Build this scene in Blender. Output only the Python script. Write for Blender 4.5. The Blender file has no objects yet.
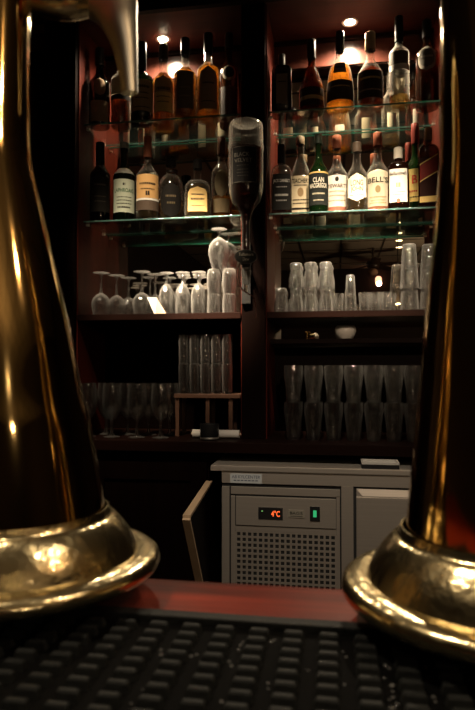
import bpy, bmesh, math, random
from mathutils import Vector, Matrix
random.seed(7)
SC = bpy.context.scene
COL = SC.collection
PI = math.pi

# ------------------------------------------------------------------ camera
F = 610.0
AY = math.atan(99.5 / F)
AP = math.atan(15 / F)
ZC = 1.25
_f = Vector((-math.sin(AY) * math.cos(AP), math.cos(AY) * math.cos(AP), math.sin(AP)))
_r = Vector((math.cos(AY), math.sin(AY), 0))
_u = _r.cross(_f)
CAM = Vector((0, 0, ZC))

def at(px, py, Y):
    """point of the upright plane at depth Y seen at a pixel of the photograph"""
    d = _f + _r * ((px - 237.5) / F) + _u * ((355 - py) / F)
    return CAM + d * (Y / d.y)

cd = bpy.data.cameras.new('camera')
cam = bpy.data.objects.new('camera', cd)
COL.objects.link(cam)
cam.location = CAM
cam.rotation_euler = (PI / 2 + AP, 0, AY)
cd.sensor_fit = 'VERTICAL'
cd.sensor_height = 36
cd.lens = F / 710 * 36
cd.clip_start = 0.02
cd.dof.use_dof = True
cd.dof.focus_distance = 2.75
cd.dof.aperture_fstop = 13
SC.camera = cam

# ------------------------------------------------------------------ materials
def new_mat(name):
    m = bpy.data.materials.new(name)
    m.use_nodes = True
    nt = m.node_tree
    nt.nodes.clear()
    out = nt.nodes.new('ShaderNodeOutputMaterial')
    return m, nt, out

def N(nt, t, **kw):
    n = nt.nodes.new(t)
    for k, v in kw.items():
        setattr(n, k, v)
    return n

def pbr(name, col, rough=.5, metal=0., spec=.5, noise=None, bump=None, coat=0., emit=None):
    """principled; noise=(scale xyz, colour2, contrast); bump=(scale, strength)"""
    m, nt, out = new_mat(name)
    b = N(nt, 'ShaderNodeBsdfPrincipled')
    nt.links.new(b.outputs[0], out.inputs[0])
    b.inputs['Base Color'].default_value = (*col, 1)
    b.inputs['Roughness'].default_value = rough
    b.inputs['Metallic'].default_value = metal
    b.inputs['Specular IOR Level'].default_value = spec
    b.inputs['Coat Weight'].default_value = coat
    b.inputs['Coat Roughness'].default_value = .12
    if emit:
        b.inputs['Emission Color'].default_value = (*emit[0], 1)
        b.inputs['Emission Strength'].default_value = emit[1]
    tc = N(nt, 'ShaderNodeTexCoord')
    if noise:
        mp = N(nt, 'ShaderNodeMapping')
        mp.inputs['Scale'].default_value = noise[0]
        nt.links.new(tc.outputs['Object'], mp.inputs[0])
        nz = N(nt, 'ShaderNodeTexNoise')
        nz.inputs['Scale'].default_value = 1
        nz.inputs['Detail'].default_value = 6
        nz.inputs['Roughness'].default_value = .65
        nt.links.new(mp.outputs[0], nz.inputs[0])
        cr = N(nt, 'ShaderNodeValToRGB')
        c = noise[2]
        cr.color_ramp.elements[0].position = .5 - c
        cr.color_ramp.elements[1].position = .5 + c
        cr.color_ramp.elements[0].color = (*col, 1)
        cr.color_ramp.elements[1].color = (*noise[1], 1)
        nt.links.new(nz.outputs[0], cr.inputs[0])
        nt.links.new(cr.outputs[0], b.inputs['Base Color'])
    if bump:
        nb = N(nt, 'ShaderNodeTexNoise')
        nb.inputs['Scale'].default_value = bump[0]
        nb.inputs['Detail'].default_value = 3
        nt.links.new(tc.outputs['Object'], nb.inputs[0])
        bp = N(nt, 'ShaderNodeBump')
        bp.inputs['Strength'].default_value = bump[1]
        bp.inputs['Distance'].default_value = .002
        nt.links.new(nb.outputs[0], bp.inputs['Height'])
        nt.links.new(bp.outputs[0], b.inputs['Normal'])
    return m

def schlick(nt, f0):
    lw = N(nt, 'ShaderNodeLayerWeight')
    lw.inputs[0].default_value = .5
    p = N(nt, 'ShaderNodeMath', operation='POWER')
    p.inputs[1].default_value = 4.0
    nt.links.new(lw.outputs['Facing'], p.inputs[0])
    m = N(nt, 'ShaderNodeMath', operation='MULTIPLY_ADD')
    m.inputs[1].default_value = 1 - f0
    m.inputs[2].default_value = f0
    nt.links.new(p.outputs[0], m.inputs[0])
    return m.outputs[0]

def thin_glass(name, tint, rough=.04, f0=.06, haze=0., hazecol=(1, 1, 1), bump=None, edge=0., refr=0., ior=1.45, glints=0.):
    """thin-walled glass or liquid: clear transmission, sharp fresnel reflection and a little scattering film, raised at edges to paint bright rims"""
    m, nt, out = new_mat(name)
    t = N(nt, 'ShaderNodeBsdfTransparent')
    t.inputs[0].default_value = (*tint, 1)
    g = N(nt, 'ShaderNodeBsdfGlossy')
    g.inputs['Roughness'].default_value = rough
    base = t.outputs[0]
    if refr:
        rf = N(nt, 'ShaderNodeBsdfRefraction')
        rf.inputs['Color'].default_value = (*tint, 1)
        rf.inputs['IOR'].default_value = ior
        rf.inputs['Roughness'].default_value = .0
        m0 = N(nt, 'ShaderNodeMixShader')
        m0.inputs[0].default_value = refr
        nt.links.new(base, m0.inputs[1])
        nt.links.new(rf.outputs[0], m0.inputs[2])
        base = m0.outputs[0]
    if haze:
        tr = N(nt, 'ShaderNodeBsdfTranslucent')
        tr.inputs[0].default_value = (*hazecol, 1)
        df = N(nt, 'ShaderNodeBsdfDiffuse')
        df.inputs[0].default_value = (*hazecol, 1)
        mm = N(nt, 'ShaderNodeMixShader')
        nt.links.new(tr.outputs[0], mm.inputs[1])
        nt.links.new(df.outputs[0], mm.inputs[2])
        m2 = N(nt, 'ShaderNodeMixShader')
        lw = N(nt, 'ShaderNodeLayerWeight')
        pw = N(nt, 'ShaderNodeMath', operation='POWER')
        pw.inputs[1].default_value = 2.4
        nt.links.new(lw.outputs['Facing'], pw.inputs[0])
        ma = N(nt, 'ShaderNodeMath', operation='MULTIPLY_ADD')
        ma.inputs[1].default_value = edge
        ma.inputs[2].default_value = haze
        nt.links.new(pw.outputs[0], ma.inputs[0])
        nt.links.new(ma.outputs[0], m2.inputs[0])
        if glints:      # streaks of haze painted in as bright glints down the glass
            tcm = N(nt, 'ShaderNodeTexCoord')
            mpm = N(nt, 'ShaderNodeMapping')
            mpm.inputs['Scale'].default_value = (380, 380, 26)
            nt.links.new(tcm.outputs['Object'], mpm.inputs[0])
            nzm = N(nt, 'ShaderNodeTexNoise')
            nzm.inputs['Scale'].default_value = 1
            nt.links.new(mpm.outputs[0], nzm.inputs[0])
            rm = N(nt, 'ShaderNodeMapRange')
            rm.inputs['From Min'].default_value = .52
            rm.inputs['From Max'].default_value = .72
            rm.inputs['To Max'].default_value = glints
            nt.links.new(nzm.outputs[0], rm.inputs[0])
            ad = N(nt, 'ShaderNodeMath', operation='ADD', use_clamp=True)
            nt.links.new(rm.outputs[0], ad.inputs[0])
            nt.links.new(ma.outputs[0], ad.inputs[1])
            nt.links.new(ad.outputs[0], m2.inputs[0])
        nt.links.new(base, m2.inputs[1])
        nt.links.new(mm.outputs[0], m2.inputs[2])
        base = m2.outputs[0]
    mx = N(nt, 'ShaderNodeMixShader')
    nt.links.new(schlick(nt, f0), mx.inputs[0])
    nt.links.new(base, mx.inputs[1])
    nt.links.new(g.outputs[0], mx.inputs[2])
    nt.links.new(mx.outputs[0], out.inputs[0])
    if bump:
        tc = N(nt, 'ShaderNodeTexCoord')
        nb = N(nt, 'ShaderNodeTexNoise')
        nb.inputs['Scale'].default_value = bump[0]
        nt.links.new(tc.outputs['Object'], nb.inputs[0])
        bp = N(nt, 'ShaderNodeBump')
        bp.inputs['Strength'].default_value = bump[1]
        bp.inputs['Distance'].default_value = .003
        nt.links.new(nb.outputs[0], bp.inputs['Height'])
        nt.links.new(bp.outputs[0], g.inputs['Normal'])
    return m

def wood(name, c1, c2, axis, rough=.3, coat=0., scale=1., spec=.3):
    s = [26 * scale] * 3
    s[axis] = 1.6 * scale
    return pbr(name, c1, rough, 0, spec, noise=(s, c2, .22), coat=coat)

def emitter(name, col, st):
    m, nt, out = new_mat(name)
    e = N(nt, 'ShaderNodeEmission')
    e.inputs[0].default_value = (*col, 1)
    e.inputs[1].default_value = st
    nt.links.new(e.outputs[0], out.inputs[0])
    return m

M = {}
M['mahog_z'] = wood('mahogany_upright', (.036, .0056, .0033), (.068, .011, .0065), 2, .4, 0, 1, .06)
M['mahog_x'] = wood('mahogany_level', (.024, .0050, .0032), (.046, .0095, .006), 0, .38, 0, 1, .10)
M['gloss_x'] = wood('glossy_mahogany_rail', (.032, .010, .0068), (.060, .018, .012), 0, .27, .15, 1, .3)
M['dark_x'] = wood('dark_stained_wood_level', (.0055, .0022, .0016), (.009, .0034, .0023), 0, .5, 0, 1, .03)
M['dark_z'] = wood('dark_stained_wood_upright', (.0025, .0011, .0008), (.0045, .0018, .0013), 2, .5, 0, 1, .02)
M['bar_top'] = wood('varnished_red_wood', (.055, .007, .005), (.24, .027, .011), 0, .3, 0, 2.2, .06)
M['pale_wood'] = wood('pale_raw_wood', (.42, .29, .17), (.52, .37, .23), 1, .5, .1)
M['crate_wood'] = wood('brown_crate_wood', (.05, .022, .012), (.075, .034, .018), 0, .6, 0)
M['brass'] = pbr('polished_brass', (.80, .67, .38), .21, 1, noise=((30, 30, 30), (.70, .57, .32), .3), bump=(60, .75))
M['brass_col'] = pbr('polished_brass_column', (.80, .55, .22), .075, 1, bump=(14, .05))
M['chrome'] = pbr('chrome', (.80, .77, .68), .42, 1)
M['steel'] = pbr('brushed_stainless', (.52, .465, .40), .42, .8, noise=((2, 60, 220), (.60, .54, .465), .3))
M['steel_dark'] = pbr('shadow_gap_black', (.012, .012, .012), .6)
M['black'] = pbr('black_plastic', (.012, .012, .012), .35)
M['rubber'] = pbr('black_rubber', (.011, .012, .012), .6, 0, .10, bump=(300, .25))
M['rubber_floor'] = pbr('shade_black_rubber', (.002, .002, .002), .8, 0, .03)  # channel floor blackened: shade between the raised bars put into its colour
M['white'] = pbr('white_ceramic', (.75, .72, .66), .3)
M['paper'] = pbr('white_paper', (.5, .46, .41), .8)
M['paper_tan'] = pbr('peach_paper', (.42, .27, .19), .8)
M['ceil_tile'] = pbr('ceiling_tile', (.55, .47, .36), .9)
M['ceil_grid'] = pbr('ceiling_grid_bar', (.10, .085, .06), .7)
M['wall'] = pbr('dark_wall_paint', (.030, .016, .012), .8)
M['floor'] = pbr('dark_floor', (.03, .02, .016), .6)
M['fan'] = pbr('dark_fan_wood', (.05, .03, .02), .4)
# mirror
mm, nt, out = new_mat('bronze_tinted_mirror')
g = N(nt, 'ShaderNodeBsdfGlossy')
g.inputs[0].default_value = (.80, .74, .66, 1)
g.inputs['Roughness'].default_value = 0.0
nt.links.new(g.outputs[0], out.inputs[0])
M['mirror'] = mm
M['shelf_glass'] = thin_glass('shelf_glass', (.93, .97, .95), .03, .05, .002, (.7, .95, .85))
M['shelf_edge'] = thin_glass('green_glass_edge', (.10, .32, .27),   .15, .12, .34, (.22, .46, .40), bump=(120, .9))
M['glass'] = thin_glass('glassware', (.965, .965, .96), .05, .16, .003, (1, .96, .9), bump=(70, .9), edge=.6, refr=.6, glints=.035)
M['glass_dim'] = thin_glass('glassware_fluted', (.965, .965, .96), .06, .19, .003, (1, .96, .9), bump=(130, 1.), edge=.6, refr=.6, glints=.09)
M['glass_plain'] = thin_glass('clear_glassware', (.965, .965, .96), .045, .20, .002, (1, .96, .9), bump=(60, .8), edge=.22, refr=.6)  # same glass without painted glints, for the dim lower section
M['b_clear'] = thin_glass('clear_bottle_glass', (.95, .94, .90), .07, .18, .003, (1, .95, .85), bump=(30, .35), edge=.5)
M['b_green'] = thin_glass('green_bottle_glass', (.10, .28, .09), .05, .10, .05, (.08, .3, .08))
M['b_dgreen'] = thin_glass('deep_green_bottle_glass', (.05, .11, .04), .05, .10, .04, (.04, .12, .03))
M['b_dark'] = thin_glass('near_black_bottle_glass', (.02, .016, .012), .05, .09)
M['b_brown'] = thin_glass('brown_bottle_glass', (.30, .12, .05), .05, .09, .04, (.25, .08, .03))
M['amber'] = thin_glass('amber_spirit', (.95, .58, .18), .05, .04, .22, (1, .50, .10), edge=.08, refr=.5, ior=1.36)
M['pale_gold'] = thin_glass('pale_gold_spirit', (.93, .74, .40), .05, .03, .03, (.95, .7, .3), edge=.06, refr=.75, ior=1.36)
M['dark_amber'] = thin_glass('dark_amber_spirit', (.52, .20, .06), .05, .03, .05, (.55, .16, .03), edge=.08, refr=.75, ior=1.36)
M['cola'] = thin_glass('dark_brown_spirit', (.16, .055, .025), .05, .03, .06, (.2, .05, .015))
M['lens'] = emitter('lamp_lens', (1, .86, .62), 60)
M['ceil_lamp'] = emitter('ceiling_lamp_lens', (1, .72, .36), 14)
M['fan_lamp'] = emitter('fan_lamp_glow', (1, .45, .28), 3)
M['amber_shade'] = emitter('amber_glass_shade', (1, .55, .22), 1.2)
M['red_led'] = emitter('red_led_digits', (1, .13, .03), 1.6)
M['green_led'] = emitter('green_switch_lamp', (.07, .8, .28), .5)
M['amber_led'] = emitter('small_green_led', (.3, .8, .2), .6)
_flat = {}
def flat(col, rough=.6, metal=0):
    k = (col, rough, metal)
    if k not in _flat:
        _flat[k] = pbr('print_%d' % len(_flat), col, max(rough, .6 if sum(col) < .1 and rough > .4 else rough), metal, .03 if sum(col) < .1 else .12)
    return _flat[k]

# ------------------------------------------------------------------ mesh helpers
def link(name, bm, mats, parent=None, smooth=False, kind=None):
    me = bpy.data.meshes.new(name)
    bmesh.ops.recalc_face_normals(bm, faces=bm.faces) if bm.faces else None
    bm.to_mesh(me)
    bm.free()
    for m in (mats if isinstance(mats, (list, tuple)) else [mats]):
        me.materials.append(M[m] if isinstance(m, str) else m)
    if smooth:
        for p in me.polygons:
            p.use_smooth = True
        try:
            me.set_sharp_from_angle(angle=math.radians(50))
        except Exception:
            pass
    o = bpy.data.objects.new(name, me)
    COL.objects.link(o)
    if parent:
        o.parent = parent
    if kind:
        o['kind'] = kind
    return o

def thing(name, label, cat, loc=(0, 0, 0), rz=0, group=None):
    o = bpy.data.objects.new(name, None)
    COL.objects.link(o)
    o.empty_display_size = .02
    o.location = loc
    o.rotation_euler = (0, 0, rz)
    return tag(o, label, cat, group)

def tag(o, label, cat, group=None):
    o['label'] = label
    o['category'] = cat
    if group:
        o['group'] = group
    return o

def dup(root, loc, rz=0, label=None):
    c = root.copy()
    COL.objects.link(c)
    c.location = loc
    c.rotation_euler = (0, 0, rz)
    if label:
        c['label'] = label
    for ch in list(root.children):
        d = ch.copy()
        COL.objects.link(d)
        d.parent = c
        for g in list(ch.children):
            e = g.copy()
            COL.objects.link(e)
            e.parent = d
    return c

def box(bm, x0, x1, y0, y1, z0, z1, bev=0, mi=0):
    v = [bm.verts.new((x, y, z)) for z in (z0, z1) for y in (y0, y1) for x in (x0, x1)]
    fs = []
    for q in ((0, 2, 3, 1), (4, 5, 7, 6), (0, 1, 5, 4), (1, 3, 7, 5), (3, 2, 6, 7), (2, 0, 4, 6)):
        f = bm.faces.new([v[i] for i in q])
        f.material_index = mi
        fs.append(f)
    if bev:
        es = list({e for f in fs for e in f.edges})
        r = bmesh.ops.bevel(bm, geom=es, offset=bev, segments=2, affect='EDGES', profile=.7)
        for f in r['faces']:
            f.material_index = mi
    return fs

def sq(theta, n):
    if n <= 2:
        return 1.0
    c, s = abs(math.cos(theta)), abs(math.sin(theta))
    return (c ** n + s ** n) ** (-1.0 / n)

def lathe(bm, prof, seg=32, n=2, sy=1.0, mi=0, flute=None, cx=0, cy=0):
    rings = []
    for r, z in prof:
        if r < 1e-6:
            rings.append([bm.verts.new((cx, cy, z))])
        else:
            ring = []
            for k in range(seg):
                t = 2 * PI * k / seg
                q = r * sq(t, n)
                if flute and flute[1] <= z <= flute[2]:
                    q *= 1 - flute[0] * (k % 2)
                ring.append(bm.verts.new((cx + q * math.cos(t), cy + q * math.sin(t) * sy, z)))
            rings.append(ring)
    for a, b in zip(rings, rings[1:]):
        for k in range(seg):
            k2 = (k + 1) % seg
            if len(a) == 1 and len(b) == 1:
                continue
            if len(a) == 1:
                f = bm.faces.new((a[0], b[k], b[k2]))
            elif len(b) == 1:
                f = bm.faces.new((a[k], a[k2], b[0]))
            else:
                f = bm.faces.new((a[k], a[k2], b[k2], b[k]))
            f.material_index = mi
    return rings

def tube(bm, pts, radii, seg=16, mi=0, cap=True):
    pts = [Vector(p) for p in pts]
    if not isinstance(radii, (list, tuple)):
        radii = [radii] * len(pts)
    rings = []
    up = Vector((0.13, 0.21, .97))
    for i, p in enumerate(pts):
        d = (pts[min(i + 1, len(pts) - 1)] - pts[max(i - 1, 0)]).normalized()
        if abs(d.dot(up)) > .95:
            a = d.cross(Vector((1, 0.1, 0))).normalized()
        else:
            a = d.cross(up).normalized()
        if rings:
            a = (prev - d * prev.dot(d)).normalized()
        prev = a
        b = d.cross(a)
        rings.append([bm.verts.new(p + (a * math.cos(2 * PI * k / seg) + b * math.sin(2 * PI * k / seg)) * radii[i]) for k in range(seg)])
    for a, b in zip(rings, rings[1:]):
        for k in range(seg):
            f = bm.faces.new((a[k], a[(k + 1) % seg], b[(k + 1) % seg], b[k]))
            f.material_index = mi
    if cap:
        for r in (rings[0], rings[-1]):
            bm.faces.new(r).material_index = mi

def smooth_pts(pts, n=6):
    """Catmull-Rom through tuples of any length"""
    out = []
    P = [pts[0]] + list(pts) + [pts[-1]]
    for i in range(1, len(P) - 2):
        for k in range(n):
            t = k / n
            out.append(tuple(.5 * ((2 * b) + (c - a) * t + (2 * a - 5 * b + 4 * c - d) * t * t + (3 * b - a - 3 * c + d) * t ** 3)
                             for a, b, c, d in zip(P[i - 1], P[i], P[i + 1], P[i + 2])))
    out.append(tuple(pts[-1]))
    return out

_txt = {}
def text_polys(s, bold=False):
    """filled lettering as (verts, faces), 1 unit high capitals, centred on x"""
    key = (s, bold)
    if key in _txt:
        return _txt[key]
    cu = bpy.data.curves.new('lettering', 'FONT')
    cu.body = s
    cu.resolution_u = 3
    cu.offset = .018 if bold else 0
    ob = bpy.data.objects.new('lettering', cu)
    COL.objects.link(ob)
    dg = bpy.context.evaluated_depsgraph_get()
    me = ob.evaluated_get(dg).to_mesh()
    vs = [v.co.copy() for v in me.vertices]
    fs = [tuple(p.vertices) for p in me.polygons]
    ob.evaluated_get(dg).to_mesh_clear()
    bpy.data.objects.remove(ob)
    bpy.data.curves.remove(cu)
    x0, x1 = min(v.x for v in vs), max(v.x for v in vs)
    y0, y1 = min(v.y for v in vs), max(v.y for v in vs)
    vs = [((v.x - (x0 + x1) / 2) / (y1 - y0), (v.y - y0) / (y1 - y0)) for v in vs]
    w = (x1 - x0) / (y1 - y0)
    _txt[key] = (vs, fs, w)
    return _txt[key]

def add_text(bm, s, width, height, mapf, mi, bold=False, arc=0):
    """lettering fitted to width x height and laid on a surface by mapf(x, z)"""
    vs, fs, w = text_polys(s, bold)
    bv = [bm.verts.new(mapf(x / w * width, y * height - arc * (x / w) ** 2)) for x, y in vs]
    for f in fs:
        try:
            bm.faces.new([bv[i] for i in f]).material_index = mi
        except ValueError:
            pass

# ------------------------------------------------------------------ room
bm = bmesh.new(); box(bm, -4.2, 4.5, -5.4, 3.35, -.05, 0); link('floor', bm, 'floor', kind='structure')
CZ = 3.12
bm = bmesh.new()
box(bm, -4.2, 4.5, -5.4, 3.35, CZ, CZ + .05)
for k in range(15):
    x = -4.2 + .61 * k
    box(bm, x - .012, x + .012, -5.4, 3.2, CZ - .006, CZ + .001, mi=1)
for k in range(15):
    y = -5.4 + .61 * k
    box(bm, -4.2, 4.5, y - .012, y + .012, CZ - .006, CZ + .001, mi=1)
link('ceiling', bm, ['ceil_tile', 'ceil_grid'], kind='structure')
for nm, b in (('wall_back', (-4.2, 4.5, 3.30, 3.40)), ('wall_front', (-4.2, 4.5, -5.5, -5.4)),
              ('wall_left', (-2.45, -2.35, -5.4, 3.3)), ('wall_right', (4.4, 4.5, -5.4, 3.3))):
    bm = bmesh.new(); box(bm, *b, 0, CZ); link(nm, bm, 'wall', kind='structure')

# ------------------------------------------------------------------ back bar cabinet
XL0, XL1, XR0, XR1 = -1.182, -.418, -.302, .460
YF, YM = 2.66, 3.0
S1, S2, S3, SL, CT = 2.415, 1.953, 1.505, 1.392, .95
ZT = 2.875
cab = thing('back_bar_cabinet', 'tall dark mahogany back-bar cabinet with two mirrored bays of bottles', 'cabinet', (0, 0, 0))
def cbox(name, mat, *b, bev=.002, parent=cab):
    bm = bmesh.new()
    box(bm, *b, bev)
    return link(name, bm, mat, parent)
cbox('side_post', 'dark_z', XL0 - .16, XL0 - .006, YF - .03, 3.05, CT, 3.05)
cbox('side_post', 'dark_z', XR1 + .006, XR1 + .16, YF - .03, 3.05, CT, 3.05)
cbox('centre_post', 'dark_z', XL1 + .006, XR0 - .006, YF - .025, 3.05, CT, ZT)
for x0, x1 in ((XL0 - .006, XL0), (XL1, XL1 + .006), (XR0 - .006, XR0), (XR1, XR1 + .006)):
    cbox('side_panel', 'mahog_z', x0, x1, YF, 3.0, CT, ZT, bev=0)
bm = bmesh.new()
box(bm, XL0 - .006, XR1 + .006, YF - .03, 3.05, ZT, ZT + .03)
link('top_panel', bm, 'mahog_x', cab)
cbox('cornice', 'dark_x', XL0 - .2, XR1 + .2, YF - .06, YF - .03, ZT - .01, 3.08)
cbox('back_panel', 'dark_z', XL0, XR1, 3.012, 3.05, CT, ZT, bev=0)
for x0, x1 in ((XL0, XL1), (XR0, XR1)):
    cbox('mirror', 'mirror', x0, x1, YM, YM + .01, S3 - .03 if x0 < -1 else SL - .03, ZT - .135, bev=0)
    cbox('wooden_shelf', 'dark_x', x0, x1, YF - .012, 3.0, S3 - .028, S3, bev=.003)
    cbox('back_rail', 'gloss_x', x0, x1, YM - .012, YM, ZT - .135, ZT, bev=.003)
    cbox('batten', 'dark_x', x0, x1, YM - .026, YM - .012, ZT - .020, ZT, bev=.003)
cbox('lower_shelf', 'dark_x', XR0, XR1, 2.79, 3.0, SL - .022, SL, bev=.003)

# glass shelves, lying on pegs
def glass_shelf(x0, x1, z, label):
    t = thing('glass_shelf', label, 'shelf', ((x0 + x1) / 2, 2.85, z - .010), group='green-edged glass shelves')
    w = (x1 - x0) / 2 - .003
    bm = bmesh.new(); box(bm, -w, w, -.138, .1325, .003, .010)
    link('pane', bm, 'shelf_glass', t)
    bm = bmesh.new(); box(bm, -w, w, -.1412, -.1385, .003, .010, .0006)
    link('front_edge', bm, 'shelf_edge', t)
    bm = bmesh.new(); box(bm, -w, w, .133, .1355, .003, .010, .0006)
    link('back_edge', bm, 'shelf_edge', t)
    for sx in (-1, 1):
        for y in (-.10, .10):
            bm = bmesh.new()
            xs = (w - .012, w + .003) if sx > 0 else (-w - .003, -w + .012)
            box(bm, *xs, y - .006, y + .006, -.006, .003, .001)
            link('shelf_peg', bm, 'chrome', t)
glass_shelf(XL0, XL1, S1, 'upper glass shelf in the left bay, under seven bottles')
glass_shelf(XR0, XR1, S1, 'upper glass shelf in the right bay, under six bottles')
glass_shelf(XL0, XL1, S2, 'lower glass shelf in the left bay, above the wine glasses')
glass_shelf(XR0, XR1, S2, 'lower glass shelf in the right bay, above the tumbler stacks')

# downlights recessed in the cabinet top
def downlight(x, y, label):
    t = thing('downlight', label, 'downlight', (x, y, ZT), group='recessed cabinet downlights')
    bm = bmesh.new()
    lathe(bm, [(.024, 0), (.030, -.003), (.036, -.003), (.038, 0)], 28)
    link('trim_ring', bm, 'chrome', t, True)
    bm = bmesh.new()
    lathe(bm, [(0, -.0045), (.014, -.004), (.024, -.001), (.024, 0)], 28)
    link('lens', bm, 'lens', t, True)
LX = (-.837, .066)
downlight(LX[0], 2.86, 'bright recessed downlight over the left bay of bottles')
downlight(LX[1], 2.86, 'bright recessed downlight over the right bay of bottles')

# ------------------------------------------------------------------ bottles
def profile(kind, R, H, zs=.62, zn=.78, rn=.30, zc=.86):
    """outer profile from base to lip, heights as fractions of H"""
    p = [(0, .004), (R * .80, 0), (R * .95, .003), (R, .010)]
    if kind == 'bell':            # wide foot, waist drawn in towards the neck
        p += [(R, H * .22), (R * .93, H * .36), (R * .80, H * .50), (R * .62, H * .58), (R * .40, H * .64), (R * rn, H * .70)]
    elif kind == 'cone':
        p += [(R, H * zs * .96), (R * .97, H * zs)]
        for k in range(1, 7):
            t = k / 6
            p.append((R * (.97 + (rn - .97) * t), H * (zs + (zn - zs) * t)))
    elif kind == 'bulge':         # decanter with swelling shoulders
        p += [(R * 1.0, H * zs * .75), (R * .97, H * zs)]
        for k in range(1, 9):
            t = k / 8
            p.append((R * (rn + (.97 - rn) * math.cos(t * PI / 2) ** 1.2), H * (zs + (zn - zs) * math.sin(t * PI / 2) ** .9)))
    else:                         # round shoulder running into the neck
        p += [(R, H * zs)]
        for k in range(1, 9):
            t = k / 8
            e = .5 + .5 * math.cos(PI * t)
            p.append((R * (rn + (1 - rn) * e), H * (zs + (zn - zs) * (t * .75 + .25 * t * t))))
    p += [(R * rn * .96, H * (zn + zc) / 2 if zn < zc else H * zn), (R * rn * .98, H * .985), (R * rn, H), (R * rn * .7, H)]
    q = [p[0]]
    for a in p[1:]:
        q.append((a[0], max(a[1], q[-1][1]) if len(q) > 2 else a[1]))
    return q

def rad_at(prof, z):
    for (r0, z0), (r1, z1) in zip(prof[2:], prof[3:]):
        if z0 <= z <= z1 and z1 > z0:
            return r0 + (r1 - r0) * (z - z0) / (z1 - z0)
    return prof[-2][0]

def bottle(label, px, Y, z0, top, hw, glass='b_clear', liquid=None, level=.6, kind='std', zs=.60, zn=.76, rn=.30, zc=.84,
           cap=(.02, .018, .016), cap_metal=0, n=2, sy=1., labels=(), texts=(), foil=None, turn=0., cat='bottle', group='bottles on the glass shelves', capw=1.1):
    """labels: (kind, z0, z1, half angle or half width fraction, colour); texts: (string, z, height, width fraction, colour)
    heights are fractions of the bottle's height"""
    c = at(px, 200, Y)
    zt = at(px, top, Y).z
    H = zt - z0
    dep = (Vector((c.x, Y, 0))).dot(_f)
    R = hw * dep / F
    t = thing('bottle', label, cat, (c.x, Y, z0), -math.atan2(c.x, Y) + turn, group)
    prof = profile(kind, R, H * (.985), zs, zn, rn, zc)
    bm = bmesh.new()
    lathe(bm, prof, 40, n, sy)
    link('glass_body', bm, glass, t, True)
    if liquid:
        top_l = H * level
        lp = [(0, .010), (R * .88, .010)]
        zz = .014
        while zz < top_l:
            lp.append((max(rad_at(prof, zz) - .0035, .004), zz))
            zz += H * .02
        lp.append((max(rad_at(prof, top_l) - .0035, .004), top_l))
        lp.append((0, top_l))
        bm = bmesh.new()
        lathe(bm, lp, 32, n, sy)
        link('spirit', bm, liquid, t, True)
    # cap or capsule
    bm = bmesh.new()
    rc = R * rn * capw + .001
    lathe(bm, [(rc, H * zc), (rc * 1.02, H * zc + .002), (rc, H * .92), (rc, H * .995), (rc * .9, H), (0, H)], 24)
    link('cap', bm, flat(cap, .35, cap_metal), t, True)
    if foil:
        bm = bmesh.new()
        f0, f1, fc = foil
        lathe(bm, [(rad_at(prof, H * (f0 + (f1 - f0) * k / 6)) + .0009, H * (f0 + (f1 - f0) * k / 6)) for k in range(7)], 32, n, sy)
        link('foil_collar', bm, flat(fc, .3, .6), t, True)
    if labels or texts:
        bm = bmesh.new()
        mats = []
        def mi(col):
            m = flat(tuple(col))
            if m not in mats:
                mats.append(m)
            return mats.index(m)
        def surf(off):
            def fn(x, z):
                th = -PI / 2 + x / R if n <= 2 else -PI / 2 + math.atan2(x, R)
                q = (rad_at(prof, z) + off) * sq(th, n)
                return (q * math.cos(th), q * math.sin(th) * sy, z)
            return fn
        off = .0008
        def lay(bm, kd, a, b, hwid, i, s):
            nz, nx = 10, 16
            grid = []
            for iz in range(nz + 1):
                v = iz / nz
                row = []
                for ix in range(nx + 1):
                    w = hwid * R * (2 * ix / nx - 1)
                    if kd == 'oval':
                        w *= math.sqrt(max(0.0004, 1 - (2 * v - 1) ** 2))
                    elif kd == 'arch':
                        w *= 1 if v < .7 else math.sqrt(max(0.0004, 1 - ((v - .7) / .3) ** 2))
                    z = H * (a + (b - a) * v)
                    if kd == 'slant':
                        z += w * .55
                    q3 = s(w, z)
                    row.append(bm.verts.new((-q3[0], -q3[1], q3[2]) if kd == 'back' else q3))
                grid.append(row)
            for iz in range(nz):
                for ix in range(nx):
                    bm.faces.new((grid[iz][ix], grid[iz][ix + 1], grid[iz + 1][ix + 1], grid[iz + 1][ix])).material_index = i
        for kd, a, b, hwid, col in labels:
            if kd == 'back':
                b2 = bmesh.new()
                lay(b2, kd, a, b, hwid, 0, surf(.0008))
                link('back_label', b2, flat(tuple(col)), t)
                continue
            lay(bm, kd, a, b, hwid, mi(col), surf(off))
            off += .0004
        for tx in texts:
            s_, z, h, wf, col = tx[:5]
            fn = surf(off + .0006)
            i = mi(col)
            if s_ == '=':        # a line of print too small to read
                x = -wf * R
                rnd = random.Random(len(s_) + int(z * 1e4))
                while x < wf * R:
                    l = rnd.uniform(.003, .008)
                    vs = [bm.verts.new(fn(xx, zz)) for xx, zz in ((x, H * z), (min(x + l, wf * R), H * z), (min(x + l, wf * R), H * (z + h)), (x, H * (z + h)))]
                    bm.faces.new(vs).material_index = i
                    x += l + .0018
            else:
                add_text(bm, s_, wf * 2 * R, h * H, lambda x, y: fn(x, H * z + y), i, True, tx[5] * H if len(tx) > 5 else 0)
        o = link('label', bm, mats, t)
    return t

CREAM = (.72, .64, .48); WHT = (.80, .76, .68); INK = (.03, .025, .02); GOLD = (.52, .36, .12); TAN = (.50, .36, .18)
BLK = (.012, .011, .010); RED = (.36, .04, .03); COPPER = (.30, .10, .055)
U, L2 = S1, S2
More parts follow.
